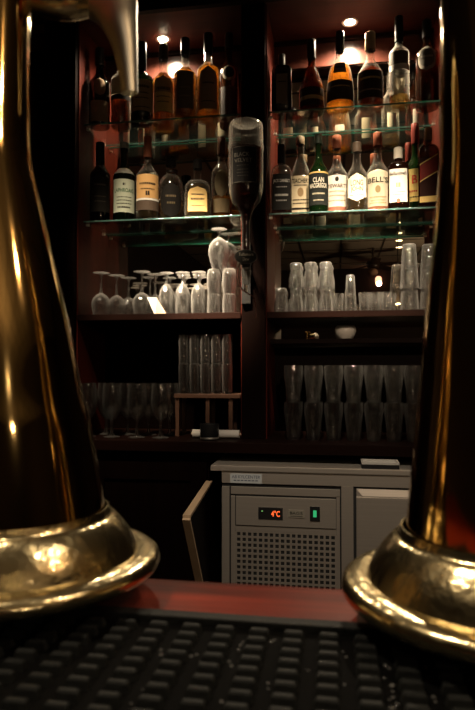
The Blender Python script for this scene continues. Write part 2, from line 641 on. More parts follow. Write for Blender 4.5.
# upper shelf, left bay
bottle('dark amber bottle with two pale labels, at the left end of the upper left shelf', 99, 2.766, U, 49, 10.4, 'b_dark', 'cola', .55, zs=.55, zn=.72, rn=.36, zc=.78,
       labels=(('back', .08, .46, 0.47, (.70, .66, .58)), ('rect', .04, .30, .95, (.22, .15, .09)), ('oval', .36, .58, .6, (.2, .13, .08))))
bottle('amber bottle with a pale neck label behind the chrome tap nozzle', 120.5, 2.80, U, 50, 10, 'b_clear', 'dark_amber', .40, zs=.62, zn=.76, rn=.34, zc=.80,
       labels=(('back', .12, .46, 0.45, (.55, .47, .33)), ('rect', .40, .60, 1.3, (.42, .36, .22)), ('rect', .33, .39, 1.3, BLK)))
bottle('dark green bottle with a wide tan label and shiny black capsule', 141.5, 2.76, U, 43, 11, 'b_dgreen', 'dark_amber', .5, zs=.56, zn=.67, rn=.36, zc=.66,
       labels=(('back', .20, .30, 0.49, (.62, .55, .42)), ('rect', .12, .50, 1.15, (.26, .19, .10)),), texts=(('=', .40, .03, .7, INK), ('=', .33, .015, .6, INK), ('=', .16, .012, .8, INK), ('=', .27, .012, .6, INK)))
bottle('amber whisky bottle with a gold label directly below the left downlight', 163, 2.85, U, 45, 11.5, 'b_clear', 'amber', .66, zs=.57, zn=.70, rn=.36, zc=.82,
       labels=(('back', .12, .38, 0.48, (.70, .66, .58)), ('arch', .17, .60, .92, (.24, .16, .07)), ('rect', .18, .40, .8, GOLD)), texts=(('=', .42, .035, .6, INK), ('=', .34, .012, .6, INK), ('=', .28, .012, .5, INK)))
bottle('amber whisky bottle with a plain dark label, right of the gold-labelled one', 185, 2.77, U, 39, 11.2, 'b_clear', 'amber', .64, zs=.57, zn=.70, rn=.36, zc=.80,
       labels=(('back', .08, .46, 0.45, (.55, .47, .33)), ('rect', .12, .56, .85, (.11, .085, .06)),), texts=(('=', .36, .012, .5, (.2, .16, .1)), ('=', .26, .012, .5, (.2, .16, .1))))
bottle('amber whisky bottle with an arched brown label, tall black capsule', 208, 2.78, U, 34, 11.3, 'b_clear', 'amber', .66, zs=.58, zn=.70, rn=.36, zc=.78,
       labels=(('back', .20, .38, 0.43, (.62, .55, .42)), ('arch', .10, .58, .9, (.20, .14, .08)),), texts=(('=', .38, .02, .5, INK), ('=', .18, .012, .6, INK)))
bottle('dark bottle with a round emblem, at the right end of the upper left shelf', 229, 2.87, U, 33, 9.6, 'b_brown', 'cola', .6, zs=.60, zn=.74, rn=.38, zc=.82,
       labels=(('oval', .46, .62, .75, (.2, .17, .13)), ('oval', .485, .60, .55, BLK), ('rect', .08, .40, 1.0, (.05, .04, .035))))
# upper shelf, right bay
bottle('dark square-shouldered bottle with an oblong label, upper right shelf, left end', 282, 2.775, U, 55, 10.3, 'b_dark', 'cola', .6, 'bulge', .72, .82, .30, zc=.82, n=4,
       labels=(('back', .20, .38, 0.54, (.55, .47, .33)), ('rect', .14, .62, .55, (.16, .12, .08)),), texts=(('=', .48, .02, .4, INK),))
bottle('dark amber bottle with sloping shoulders and a glinting black capsule', 312, 2.77, U, 40, 12.5, 'b_brown', 'dark_amber', .55, 'cone', .36, .66, .30, zc=.74,
       labels=(('back', .20, .30, 0.35, (.62, .55, .42)), ('rect', .06, .30, 1.15, (.03, .02, .015)), ('rect', .14, .19, 1.1, (.34, .24, .11))))
bottle('wide bell-shaped amber bottle with a dark band, beside the right downlight', 340.5, 2.76, U, 32, 14, 'b_clear', 'amber', .56, 'bell', rn=.26, zn=.72, zc=.74,
       labels=(('back', .20, .30, 0.40, (.70, .66, .58)), ('rect', .08, .33, 1.2, (.05, .03, .02)), ('rect', .42, .56, .55, (.22, .15, .06))), texts=(('=', .24, .015, .7, GOLD), ('=', .48, .03, .4, INK)))
bottle('amber bottle with cone shoulders and a wide pale cap', 371, 2.77, U, 33, 13, 'b_clear', 'dark_amber', .52, 'cone', .47, .66, .32, zc=.77,
       cap=(.30, .22, .13), capw=1.2, labels=(('back', .08, .38, 0.45, (.55, .47, .33)), ('rect', .10, .45, 1.2, (.035, .025, .02)),), texts=(('=', .34, .025, .8, GOLD), ('=', .19, .02, .9, (.26, .2, .14))))
bottle('tall clear bottle with a white band and black capsule', 400, 2.77, U, 17, 10.2, 'b_clear', 'pale_gold', .12, zs=.60, zn=.72, rn=.36, zc=.72,
       labels=(('back', .20, .38, 0.53, (.62, .55, .42)), ('rect', .38, .44, 1.25, (.5, .47, .40)), ('rect', .44, .58, 1.0, (.10, .09, .07))))
bottle('dark red-brown bottle with a round label, upper right shelf, right end', 428, 2.80, U, 21, 11.5, 'b_brown', 'dark_amber', .45, zs=.62, zn=.74, rn=.36, zc=.80,
       labels=(('back', .12, .38, 0.53, (.70, .66, .58)), ('oval', .38, .68, .85, (.20, .18, .15)), ('oval', .42, .64, .65, (.09, .08, .07))), texts=(('=', .53, .02, .5, (.25, .22, .18)),))
# lower shelf, left bay
bottle('black wine-shaped bottle at the left end of the lower left shelf', 100, 2.77, L2, 143, 10, 'b_dark', None, .5, zs=.60, zn=.76, rn=.38, zc=.66,
       labels=(('back', .20, .38, 0.61, (.55, .47, .33)), ('rect', .12, .55, 1.1, (.02, .018, .015)),), texts=(('=', .44, .02, .6, (.07, .06, .045)), ('=', .3, .012, .6, (.06, .05, .04)), ('=', .24, .012, .6, (.06, .05, .04))))
bottle('dark green bottle with a large pale green label and silver collar', 124, 2.77, L2, 143, 10.8, 'b_dgreen', 'dark_amber', .5, zs=.58, zn=.74, rn=.36, zc=.93, cap=(.35, .37, .33),
       foil=(.585, .66, (.62, .64, .56)), labels=(('back', .08, .38, 0.33, (.62, .55, .42)), ('rect', .10, .51, 1.2, (.48, .52, .40)),),
       texts=(('LAPHROAIG', .345, .05, .95, (.05, .12, .06)), ('=', .28, .012, .7, INK), ('=', .24, .012, .7, INK), ('=', .20, .012, .7, INK), ('=', .15, .02, .6, INK), ('=', .43, .03, .12, INK)))
bottle('clear bottle with an orange label and copper-brown capsule', 147.5, 2.76, L2, 137, 11.6, 'b_clear', 'pale_gold', .16, zs=.52, zn=.72, rn=.30, zc=.75, cap=COPPER,
       labels=(('back', .08, .38, 0.37, (.70, .66, .58)), ('rect', .24, .52, 1.15, (.62, .36, .14)), ('rect', .215, .238, 1.2, WHT), ('rect', .10, .21, 1.2, (.10, .07, .05))),
       texts=(('=', .40, .02, .7, INK), ('=', .34, .012, .6, INK), ('=', .27, .05, .16, INK)))
bottle('clear round-shouldered decanter bottle with a black oval label', 171, 2.85, L2, 157, 13.2, 'b_clear', 'pale_gold', .34, 'bulge', .50, .74, .36, zc=.86,
       labels=(('back', .20, .38, 0.55, (.55, .47, .33)), ('oval', .06, .58, .86, (.02, .018, .016)),), texts=(('=', .36, .03, .4, (.16, .12, .07)), ('=', .26, .03, .3, (.14, .11, .06))), foil=(.76, .79, (.05, .045, .04)))
bottle('square clear bottle with a golden label and dark stopper', 197.5, 2.77, L2, 160, 13, 'b_clear', 'pale_gold', .42, 'bulge', .50, .66, .30, zc=.84, n=4, sy=.9,
       labels=(('back', .12, .38, 0.46, (.62, .55, .42)), ('arch', .09, .50, .78, (.40, .27, .10)),), texts=(('=', .36, .02, .5, INK), ('=', .28, .03, .5, INK), ('=', .18, .012, .5, INK)))
bottle('clear bottle with golden spirit and brown capsule beside the centre post', 221.5, 2.86, L2, 138, 10.4, 'b_clear', 'amber', .30, zs=.58, zn=.76, rn=.34, zc=.80, cap=(.10, .045, .03),
       labels=(('back', .12, .46, 0.41, (.70, .66, .58)), ('oval', .28, .60, .7, (.40, .32, .20)), ('rect', .10, .26, .9, (.36, .27, .15))))
# lower shelf, right bay
bottle('square black-labelled whiskey bottle, left end of the lower right shelf', 281.5, 2.765, L2, 145, 10.6, 'b_clear', 'dark_amber', .52, 'bulge', .56, .72, .32, zc=.74, n=5, sy=.95,
       labels=(('back', .20, .38, 0.49, (.55, .47, .33)), ('rect', .05, .55, .92, (.016, .015, .014)),),
       texts=(("JACK DANIEL'S", .42, .06, .78, (.50, .48, .44), .02), ('=', .36, .015, .5, (.3, .29, .27)), ('=', .24, .03, .6, (.34, .33, .30)), ('=', .17, .02, .5, (.25, .24, .22))))
bottle('clear square bottle with a cream label and dark bottom band', 300.5, 2.875, L2, 137, 11.2, 'b_clear', 'pale_gold', .3, 'cone', .52, .76, .32, zc=.90, n=3.5, cap=(.16, .11, .07), capw=1.15,
       labels=(('back', .12, .46, 0.59, (.62, .55, .42)), ('rect', .05, .50, .95, (.60, .50, .33)), ('rect', .10, .125, .95, INK), ('oval', .25, .36, .26, (.30, .20, .1))),
       texts=(("TEACHER'S", .41, .055, .85, INK), ('=', .38, .012, .6, INK), ('=', .21, .012, .7, INK), ('=', .17, .012, .7, INK)))
bottle('green whisky bottle with a black label and white lettering', 318.5, 2.765, L2, 135, 10, 'b_green', 'pale_gold', .55, zs=.52, zn=.74, rn=.34, zc=.88, cap=(.03, .04, .03),
       labels=(('back', .08, .38, 0.62, (.70, .66, .58)), ('rect', .09, .50, 1.2, (.018, .02, .018)), ('rect', .485, .505, 1.2, GOLD)),
       texts=(('CLAN', .37, .06, .55, (.62, .58, .48)), ('MACGREGOR', .30, .06, .9, (.62, .58, .48)), ('=', .22, .02, .6, (.4, .36, .26)), ('=', .14, .015, .5, (.4, .36, .26))))
bottle('clear bottle with a white label, rosy bottom band and red cap', 337, 2.86, L2, 136, 11.3, 'b_clear', 'pale_gold', .3, zs=.50, zn=.72, rn=.34, zc=.84, cap=(.34, .11, .06),
       labels=(('back', .20, .46, 0.35, (.55, .47, .33)), ('rect', .06, .49, 1.25, WHT), ('rect', .06, .115, 1.26, (.42, .16, .10)), ('oval', .41, .47, .16, INK)),
       texts=(("STEWART'S", .335, .05, 1.0, (.12, .07, .05)), ('=', .29, .012, .7, TAN), ('=', .24, .012, .7, TAN), ('=', .18, .012, .8, TAN)))
bottle('clear bottle with a pale yellow eight-cornered label in black lettering', 357, 2.755, L2, 143, 11, 'b_clear', 'pale_gold', .46, zs=.50, zn=.76, rn=.36, zc=.86, cap=(.07, .05, .035),
       labels=(('back', .12, .46, 0.59, (.62, .55, .42)), ('oval', .12, .52, .95, CREAM), ('rect', .18, .46, .92, CREAM)),
       texts=(('LONG', .34, .085, .55, INK), ('JOHN', .245, .085, .55, INK), ('=', .20, .012, .6, INK)))
bottle('clear bottle with a cream label, crest and red-brown cap', 378, 2.86, L2, 133, 11.7, 'b_clear', 'pale_gold', .24, zs=.50, zn=.74, rn=.32, zc=.84, cap=(.27, .08, .045),
       labels=(('back', .20, .30, 0.53, (.70, .66, .58)), ('rect', .10, .40, 1.2, CREAM), ('arch', .36, .53, 1.0, CREAM), ('rect', .06, .098, 1.2, (.25, .10, .05)), ('oval', .25, .34, .22, (.34, .25, .12))),
       texts=(("BELL'S", .375, .065, .86, INK, .02), ('=', .20, .012, .7, TAN), ('=', .16, .012, .6, TAN), ('=', .13, .012, .7, TAN)))
bottle('brown flat-shouldered bottle with a big white label and white cap', 398.5, 2.76, L2, 148, 10.6, 'b_brown', 'cola', .55, 'bulge', .68, .77, .36, zc=.82, cap=(.66, .60, .50), n=3.2,
       labels=(('back', .08, .46, 0.57, (.55, .47, .33)), ('rect', .10, .62, .98, WHT), ('oval', .085, .155, .18, (.42, .12, .07))),
       texts=(("Ballantine's", .52, .055, .8, INK, .0), ('=', .33, .07, .2, TAN), ('=', .25, .012, .6, TAN), ('=', .21, .012, .5, TAN)))
bottle('slim green bottle with a yellow label and red letters', 415.5, 2.88, L2, 124, 9.5, turn=-.42, glass='b_green', liquid='pale_gold', level=.5, zs=.50, zn=.70, rn=.36, zc=.78, cap=(.14, .025, .02),
       labels=(('back', .20, .38, 0.39, (.62, .55, .42)), ('rect', .14, .49, 1.2, (.62, .44, .14)),), texts=(('J B', .30, .12, .62, (.50, .05, .03)), ('=', .24, .02, .6, RED), ('=', .18, .015, .7, INK)))
bottle('square dark bottle with slanting gold-edged label, right end of the lower shelf', 429, 2.755, L2, 128, 10.3, 'b_brown', 'dark_amber', .6, 'bulge', .68, .80, .30, zc=.84, n=5, cap=(.16, .10, .06),
       labels=(('back', .08, .38, 0.57, (.70, .66, .58)), ('rect', .05, .60, .93, (.025, .010, .008)), ('rect', .06, .13, .92, GOLD), ('slant', .38, .56, .85, (.16, .02, .015)), ('slant', .36, .375, .85, GOLD), ('slant', .565, .58, .85, GOLD)))

# ------------------------------------------------------------------ glassware
def glass_proto(name, cat, label, group, parts, mat='glass'):
    """parts: (part name, profile, segments, flute)"""
    if len(parts) == 1:
        bm = bmesh.new()
        lathe(bm, parts[0][1], parts[0][2], flute=parts[0][3])
        return tag(link(name, bm, mat, None, True), label, cat, group)
    t = thing(name, label, cat, group=group)
    for nm, pr, seg, fl in parts:
        bm = bmesh.new()
        lathe(bm, pr, seg, flute=fl)
        link(nm, bm, mat, t, True)
    return t

def put(proto, spots, used={}):
    """spots: (px, Y, z, label)"""
    for px, Y, z, label in spots:
        c = at(px, 300, Y)
        rz = random.uniform(0, 6.28)
        if proto.name not in used:
            used[proto.name] = 1
            proto.location = (c.x, Y, z)
            proto.rotation_euler = (0, 0, rz)
            proto['label'] = label
        else:
            dup(proto, (c.x, Y, z), rz, label)

def flip(prof, H):
    return [(r, H - z) for r, z in reversed(prof)]

def tumbler_prof(r0, r1, H, base=.010, w=.0025):
    """standing tumbler: foot radius r0, rim radius r1"""
    return [(0, .002), (r0 * .8, 0), (r0, .003), (r1, H), (r1 - w, H), (r0 - w, base + .003), (r0 * .7, base), (0, base)]

ORD = ['first', 'second', 'third', 'fourth', 'fifth', 'sixth', 'seventh', 'eighth']

# upside-down wine glasses, left bay of the wooden shelf
H = .205
wg = glass_proto('wine_glass', 'wine glass', '', 'upturned wine glasses', [
    ('bowl', [(.036, 0), (.040, .02), (.0445, .045), (.0445, .060), (.038, .082), (.024, .098), (.010, .106), (.0085, .103), (.022, .096), (.0365, .081), (.043, .060), (.043, .045), (.0385, .02), (.0345, 0), (.036, 0)], 32, None),
    ('stem', [(.010, .106), (.0065, .116), (.005, .135), (.005, .180), (.008, .194), (.014, .200)], 16, None),
    ('foot', [(.012, .1985), (.039, .2025), (.040, .204), (.038, .205), (0, .2045)], 32, None)])
put(wg, [(101, 2.735, S3, 'large upside-down wine glass nearest the left cabinet side, front row'),
         (116.5, 2.822, S3, 'large upside-down wine glass just right of and behind the leftmost one'),
         (128.5, 2.908, S3, 'large upside-down wine glass, back row, third from the left side'),
         (142, 2.735, S3, 'large upside-down wine glass standing behind the folded white card, front row'),
         (150, 2.915, S3, 'large upside-down wine glass in the back row behind the folded card'),
         (155.2, 2.822, S3, 'large upside-down wine glass right of the folded card, middle row')])
pg = glass_proto('stem_glass', 'stemmed glass', '', 'small upturned stemmed glasses', [
    ('bowl', [(.033, 0), (.035, .03), (.035, .085), (.030, .115), (.018, .135), (.009, .142), (.0075, .139), (.017, .132), (.0285, .113), (.0335, .085), (.0335, .03), (.0315, 0), (.033, 0)], 20, (.09, .005, .12)),
    ('stem', [(.009, .142), (.006, .150), (.0055, .165), (.009, .183), (.014, .190)], 16, None),
    ('foot', [(.012, .1885), (.033, .1925), (.034, .194), (.032, .1955), (0, .195)], 28, None)], 'glass_dim')
sp = []
for j, (Y, rown) in enumerate(((2.73, 'front'), (2.805, 'middle'), (2.88, 'back'))):
    for i, px in enumerate((166.5 + 1.5 * j, 182.5 + j, 198.5 + .6 * j)):
        if (i, j) == (0, 1):
            continue
        sp.append((px, Y, S3, 'small upside-down stemmed glass, %s row, %s of the block left of the tumblers' % (rown, ('left end', 'centre', 'right end')[i])))
put(pg, sp)

def block(proto, cols, rows, z, txt):
    """cols: pixels; rows: (Y, word); txt has two %s: row word, ordinal"""
    put(proto, [(px + dx, Y, z, txt % (w, ORD[i])) for Y, w, dx in rows for i, px in enumerate(cols)])

t1 = glass_proto('tumbler', 'tumbler', '', 'short tumblers under the snifters', [('t', flip(tumbler_prof(.030, .033, .090), .090), 32, (.10, .0, .085))], 'glass_dim')
block(t1, (214, 229.3), ((2.73, 'front', 0), (2.805, 'middle', 0), (2.88, 'back', 0)), S3, 'short fluted tumbler beside the centre post, bottom tier, %s row, %s from left')
t2 = glass_proto('tumbler', 'tumbler', '', 'squat tumblers under the snifters', [('t', flip([(0, .002), (.024, 0), (.029, .004), (.033, .03), (.033, .07), (.028, .115), (.026, .115), (.031, .07), (.031, .03), (.026, .012), (0, .010)], .115), 32, None)])
block(t2, (214, 229.3), ((2.73, 'front', 0), (2.805, 'middle', 0), (2.88, 'back', 0)), S3 + .09, 'rounded tumbler beside the centre post, second tier, %s row, %s from left')
sn = glass_proto('brandy_snifter', 'snifter', '', 'upturned brandy snifters', [
    ('bowl', [(.032, 0), (.040, .03), (.049, .07), (.0495, .088), (.043, .115), (.028, .135), (.010, .146), (.0085, .143), (.026, .133), (.0415, .114), (.048, .088), (.0475, .07), (.0385, .03), (.0305, 0), (.032, 0)], 36, None),
    ('stem', [(.010, .146), (.0065, .152), (.0065, .168), (.014, .180)], 16, None),
    ('foot', [(.012, .1785), (.036, .184), (.037, .1855), (.035, .187), (0, .1865)], 32, None)])
put(sn, [(219, 2.735, S3 + .205, 'big upside-down brandy snifter on the tumbler stack, nearer of the two'),
         (228, 2.845, S3 + .205, 'big upside-down brandy snifter on the tumbler stack, farther of the two')])

# folded card
t = thing('folded_card', 'folded white card standing before the wine glasses', 'card', at(155, 300, 2.672) * 1, 0)
t.location.z = S3
bm = bmesh.new()
def quad(bm, pts, mi=0, th=Vector((0, .0012, 0))):
    a = [bm.verts.new(Vector(p)) for p in pts]
    b = [bm.verts.new(Vector(p) + th) for p in pts]
    n_ = len(a)
    bm.faces.new(a).material_index = mi
    bm.faces.new(list(reversed(b))).material_index = mi
    for k in range(n_):
        bm.faces.new((a[k], a[(k + 1) % n_], b[(k + 1) % n_], b[k])).material_index = mi
quad(bm, [(-.002, -.006, .0), (.006, -.006, .0), (.004, .008, .075), (-.040, .006, .078)])
link('card_face', bm, 'paper', t)
bm = bmesh.new()
quad(bm, [(.0065, -.006, .0), (.052, .004, .0), (.0045, .008, .075)])
link('card_side', bm, 'paper_tan', t)

# tumbler stacks, right bay
mg = glass_proto('tumbler', 'tumbler', '', 'two-tier tumbler stacks', [('t', flip([(0, .002), (.022, 0), (.027, .004), (.028, .02), (.025, .032), (.0325, .07), (.033, .112), (.030, .112), (.029, .07), (.022, .034), (0, .024)], .112), 20, (.10, .0, .115))], 'glass_dim')
block(mg, (281, 296, 311, 326), ((2.73, 'front', 0), (2.81, 'back', 1.5)), S3, 'upside-down waisted tumbler, bottom tier in the right bay, %s row, %s from left')
block(mg, (296, 311, 326), ((2.73, 'front', 0), (2.81, 'back', 1.5)), S3 + .112, 'upside-down waisted tumbler, upper tier in the right bay, %s row, %s from left')
sh = glass_proto('shot_glass', 'shot glass', '', 'shot glasses on the wooden shelf', [('t', tumbler_prof(.020, .0245, .085, .018), 24, (.06, .02, .085))])
put(sh, [(338.6, 2.75, S3, 'small thick glass just right of the two-tier tumbler stacks')])
put(sh, [(364.0 + 11.2 * i, 2.735, S3, 'small thick glass in the front row of the six, %s from left' % ORD[i]) for i in range(3)])
put(sh, [(368.5 + 11.2 * i, 2.805, S3, 'small thick glass in the back row of the six, %s from left' % ORD[i]) for i in range(3)])
sg = glass_proto('tumbler', 'tumbler', '', 'two glasses standing in one column', [('t', flip(tumbler_prof(.024, .026, .080), .080), 28, None)])
put(sg, [(350.5, 2.735, S3, 'small upside-down glass carrying a narrower one, centre of the shelf'),])
sg2 = glass_proto('tumbler', 'tumbler', '', 'two glasses standing in one column', [('t', flip(tumbler_prof(.018, .023, .085, .016), .085), 28, None)])
put(sg2, [(350.5, 2.735, S3 + .080, 'narrow upside-down glass on top of the small one, centre of the shelf')])
hb = glass_proto('highball_glass', 'tumbler', '', 'three-tier glass stacks', [('t', flip(tumbler_prof(.036, .041, .098, .012), .098), 32, (.03, .01, .098))], 'glass_dim')
hb2 = glass_proto('highball_glass', 'tumbler', '', 'three-tier glass stacks', [('t', flip(tumbler_prof(.029, .035, .098, .012), .098), 32, (.03, .01, .098))], 'glass_dim')
for px, Y, w in ((409.5, 2.735, 'left'), (429, 2.76, 'right')):
    put(hb, [(px, Y, S3, 'bottom glass of the %s three-tier stack near the right tap' % w)])
    put(hb, [(px, Y, S3 + .098, 'middle glass of the %s three-tier stack near the right tap' % w)])
    put(hb2, [(px, Y, S3 + .196, 'top glass of the %s three-tier stack near the right tap' % w)])

# white bowl on the lower shelf
t = thing('bowl', 'small white bowl on the narrow shelf under the tumblers', 'bowl', (at(345.5, 331, 2.87).x, 2.87, SL))
bm = bmesh.new()
lathe(bm, [(0, .002), (.022, 0), (.026, .004), (.042, .018), (.049, .036), (.048, .052), (.040, .064), (.037, .063), (.045, .050), (.045, .036), (.038, .02), (0, .010)], 36)
link('bowl_body', bm, 'white', t, True)

# ------------------------------------------------------------------ counter with its glasses
bm = bmesh.new()
box(bm, -2.3, 1.6, 2.50, 3.05, CT - .045, CT, .004)
tag(link('back_counter', bm, 'dark_x'), 'dark wooden counter under the cabinet, carrying rows of glasses', 'counter')
cb = thing('base_cupboard', 'dark wooden base cupboard left of the steel fridge', 'cupboard', (0, 0, 0))
bm = bmesh.new(); box(bm, -2.2, -.54, 2.56, 3.0, 0, CT - .045, .002); link('carcass', bm, 'dark_z', cb)
for k in range(3):
    x0 = -2.16 + .545 * k
    bm = bmesh.new()
    box(bm, x0, x0 + .525, 2.54, 2.56, .08, .86, .003)
    for b in ((x0, x0 + .07, .08, .86), (x0 + .455, x0 + .525, .08, .86), (x0 + .07, x0 + .455, .78, .86), (x0 + .07, x0 + .455, .08, .16)):
        box(bm, b[0], b[1], 2.530, 2.541, b[2], b[3], .002)
    d = link('door', bm, 'dark_z', cb)
    bm = bmesh.new()
    lathe(bm, [(0, 0), (.008, .002), (.006, .012), (.012, .018), (.010, .024), (0, .026)], 16)
    o = link('knob', bm, 'dark_x', d, True)
    o.rotation_euler = (PI / 2, 0, 0)
    o.location = (x0 + .49, 2.530, .70)

pint = glass_proto('pint_glass', 'pint glass', '', 'two-tier stacked pint glasses', [('t', [(0, .003), (.026, 0), (.0295, .004), (.033, .06), (.040, .115), (.041, .130), (.039, .160), (.0365, .160), (.0385, .130), (.0375, .115), (.0305, .06), (.027, .014), (0, .012)], 32, (.03, .0, .10))], 'glass_plain')
cols = (293, 313, 333, 353, 373, 393, 413)
for Z, w in ((CT, 'bottom'), (CT + .16, 'upper')):
    block(pint, cols, ((2.65, 'front', 0), (2.75, 'back', 1)), Z, 'tall pint glass right of the post, ' + w + ' tier, %s row, %s from left')
gob = glass_proto('beer_goblet', 'goblet', '', 'stemmed beer glasses on the counter', [
    ('bowl', [(.009, .075), (.026, .092), (.040, .120), (.0445, .155), (.0425, .200), (.039, .240), (.0375, .240), (.041, .200), (.043, .155), (.0385, .121), (.025, .095), (.008, .079)], 32, None),
    ('stem', [(.014, .006), (.007, .020), (.0055, .050), (.009, .075)], 16, None),
    ('foot', [(0, .003), (.036, 0), (.037, .002), (.014, .0065), (0, .007)], 28, None)], 'glass_plain')
put(gob, [(px, 2.62, CT, 'stemmed beer glass in the front row left of the rack, %s from left' % ORD[i]) for i, px in enumerate((88, 112.5, 137.5, 161, ))])
put(gob, [(px, 2.73, CT, 'stemmed beer glass in the back row left of the rack, %s from left' % ORD[i]) for i, px in enumerate((87, 107, 128, 149, 170))])
# rack with slim tumblers
rk = thing('glass_rack', 'small brown wooden rack on the counter, carrying two tiers of slim glasses', 'rack', (0, 0, CT))
xa, xb = at(178, 395, 2.75).x, XL1 - .006
RZ = .192
bm = bmesh.new(); box(bm, xa, xb, 2.68, 2.84, RZ - .018, RZ, .002); link('rack_top', bm, 'crate_wood', rk)
for lx in (xa + .012, at(208, 410, 2.7).x, at(231, 410, 2.7).x):
    for ly in (2.69, 2.81):
        bm = bmesh.new(); box(bm, lx - .009, lx + .009, ly, ly + .02, 0, RZ - .018, .001); link('leg', bm, 'crate_wood', rk)
sl = glass_proto('slim_tumbler', 'tumbler', '', 'slim tumblers on the wooden rack', [('t', tumbler_prof(.0225, .0245, .135, .014), 20, (.08, .02, .13))], 'glass_plain')
cols = [184 + 10.8 * i for i in range(5)]
for Z, w in ((CT + RZ, 'lower'), (CT + RZ + .135, 'top')):
    block(sl, cols, ((2.72, 'front', 0), (2.79, 'back', .8)), Z, 'slim tall tumbler on the wooden rack, ' + w + ' tier, %s row, %s from left')
# black cup and paper roll
t = thing('cup', 'black cup on the counter in front of the wooden rack', 'cup', (at(209.5, 430, 2.585).x, 2.585, CT))
bm = bmesh.new()
lathe(bm, [(0, .001), (.036, 0), (.039, .003), (.042, .068), (.0395, .068), (.036, .006), (0, .006)], 32)
link('cup_body', bm, 'black', t, True)
bm = bmesh.new(); lathe(bm, [(.0395, .004), (.0402, .006), (.0402, .010), (.0398, .012)], 32); link('base_ring', bm, 'chrome', t, True)
t = thing('paper_roll', 'white paper roll lying on the counter under the rack', 'paper roll', (at(216, 430, 2.645).x, 2.645, CT + .0185))
bm = bmesh.new()
lathe(bm, [(.006, -.105), (.0185, -.105), (.0185, .105), (.006, .105), (.006, -.105)], 28)
o = link('paper', bm, 'paper', t, True)
o.rotation_euler = (0, PI / 2, 0)
bm = bmesh.new()
lathe(bm, [(.0058, -.112), (.0058, .112), (.004, .112), (.004, -.112), (.0058, -.112)], 20)
o = link('core', bm, 'paper_tan', t, True)
o.rotation_euler = (0, PI / 2, 0)

# ------------------------------------------------------------------ inverted bottle in its optic, on the centre post
OY = 2.47
oc = at(246, 200, OY)
zt = at(246, 123, OY).z
def oz(py):
    return at(246, py, OY).z
t = thing('bottle', 'big upside-down bottle with a black label hanging on the centre post', 'bottle', (oc.x, OY, oz(252)), -math.atan2(oc.x, OY))
R = 17.2 * OY / math.cos(0) / F * 1.02
z_ = lambda py: oz(py) - oz(252)
prof = [(.014, z_(252)), (.016, z_(248)), (.0165, z_(225)), (.020, z_(216)), (.034, z_(209)), (.058, z_(202)), (R * .97, z_(193)), (R, z_(186)), (R, z_(153)), (R * 1.03, z_(151)), (R * 1.04, z_(147)), (R, z_(145)), (R, z_(128)), (R * .96, z_(124.5)), (R * .85, z_(123)), (R * .6, z_(126)), (0, z_(127))]
bm = bmesh.new(); lathe(bm, prof, 48); link('glass_body', bm, 'b_clear', t, True)
lp = [(0, z_(250))] + [(r - .004, z) for r, z in prof[:9]] + [(R - .004, z_(150)), (0, z_(150))]
bm = bmesh.new(); lathe(bm, lp, 40); link('spirit', bm, 'cola', t, True)
bm = bmesh.new()
def wrap(off):
    return lambda x, z: ((R + off) * math.sin(x / R), -(R + off) * math.cos(x / R), z)
def patch(x0, x1, z0, z1, off, mi):
    fn = wrap(off)
    for k in range(16):
        xa_, xb_ = x0 + (x1 - x0) * k / 16, x0 + (x1 - x0) * (k + 1) / 16
        bm.faces.new([bm.verts.new(fn(*p)) for p in ((xa_, z0), (xb_, z0), (xb_, z1), (xa_, z1))]).material_index = mi
lw = .062
patch(-lw, lw * .72, z_(187), z_(152), .001, 0)
link('label_border', bm, flat((.12, .11, .09)), t)
bm = bmesh.new()
patch(-lw * .97, lw * .69, z_(186.5), z_(152.6), .0014, 0)
bmesh.ops.remove_doubles(bm, verts=bm.verts, dist=1e-6)
lab = link('label', bm, flat((.012, .011, .011)), t)
bm = bmesh.new()
xc = -.012
add_text(bm, 'BLACK', .062, .016, lambda x, y: wrap(.002)(xc + x - .006, z_(162) + y), 1)
add_text(bm, 'VELVET', .072, .015, lambda x, y: wrap(.002)(xc + x, z_(167.5) + y), 1)
for py, w in ((171, .05), (175, .045), (178, .05), (181, .045)):
    for k in range(5):
        patch(xc - w / 2 + k * w / 5, xc - w / 2 + k * w / 5 + w / 7, z_(py), z_(py) + .0022, .002, 2)
link('lettering', bm, [flat((.012, .011, .011)), flat((.14, .13, .11)), flat((.06, .055, .045))], lab)
# optic measure
op = thing('optic_measure', 'bar optic with an oval black badge under the upside-down bottle', 'optic', (oc.x, OY, oz(292)), -math.atan2(oc.x, OY))
q_ = lambda py: oz(py) - oz(292)
bm = bmesh.new(); lathe(bm, [(0, q_(252)), (.018, q_(252)), (.022, q_(254)), (.022, q_(264)), (.016, q_(268)), (0, q_(268))], 28); link('collar', bm, 'black', op, True)
bm = bmesh.new(); lathe(bm, [(0, q_(268)), (.020, q_(268)), (.021, q_(272)), (.017, q_(280)), (.010, q_(285)), (0, q_(285))], 28); link('measure_chamber', bm, 'b_clear', op, True)
bm = bmesh.new(); lathe(bm, [(0, q_(285)), (.009, q_(285)), (.007, q_(292)), (.004, q_(292.5)), (0, q_(291))], 20); link('spout', bm, 'chrome', op, True)
bm = bmesh.new()
yb = -.0245
ring = []
for k in range(32):
    a_ = 2 * PI * k / 32
    ring.append((.046 * math.cos(a_), .029 * math.sin(a_)))
zc_ = q_(258)
def disc(sx, y0, y1, mi):
    a = [bm.verts.new((x * sx, y0, zc_ + z * sx)) for x, z in ring]
    b = [bm.verts.new((x * sx, y1, zc_ + z * sx)) for x, z in ring]
    bm.faces.new(a).material_index = mi
    bm.faces.new(b).material_index = mi
    for k in range(32):
        bm.faces.new((a[k], a[(k + 1) % 32], b[(k + 1) % 32], b[k])).material_index = mi
disc(1, yb, yb - .006, 0)
disc(.9, yb - .006, yb - .007, 1)
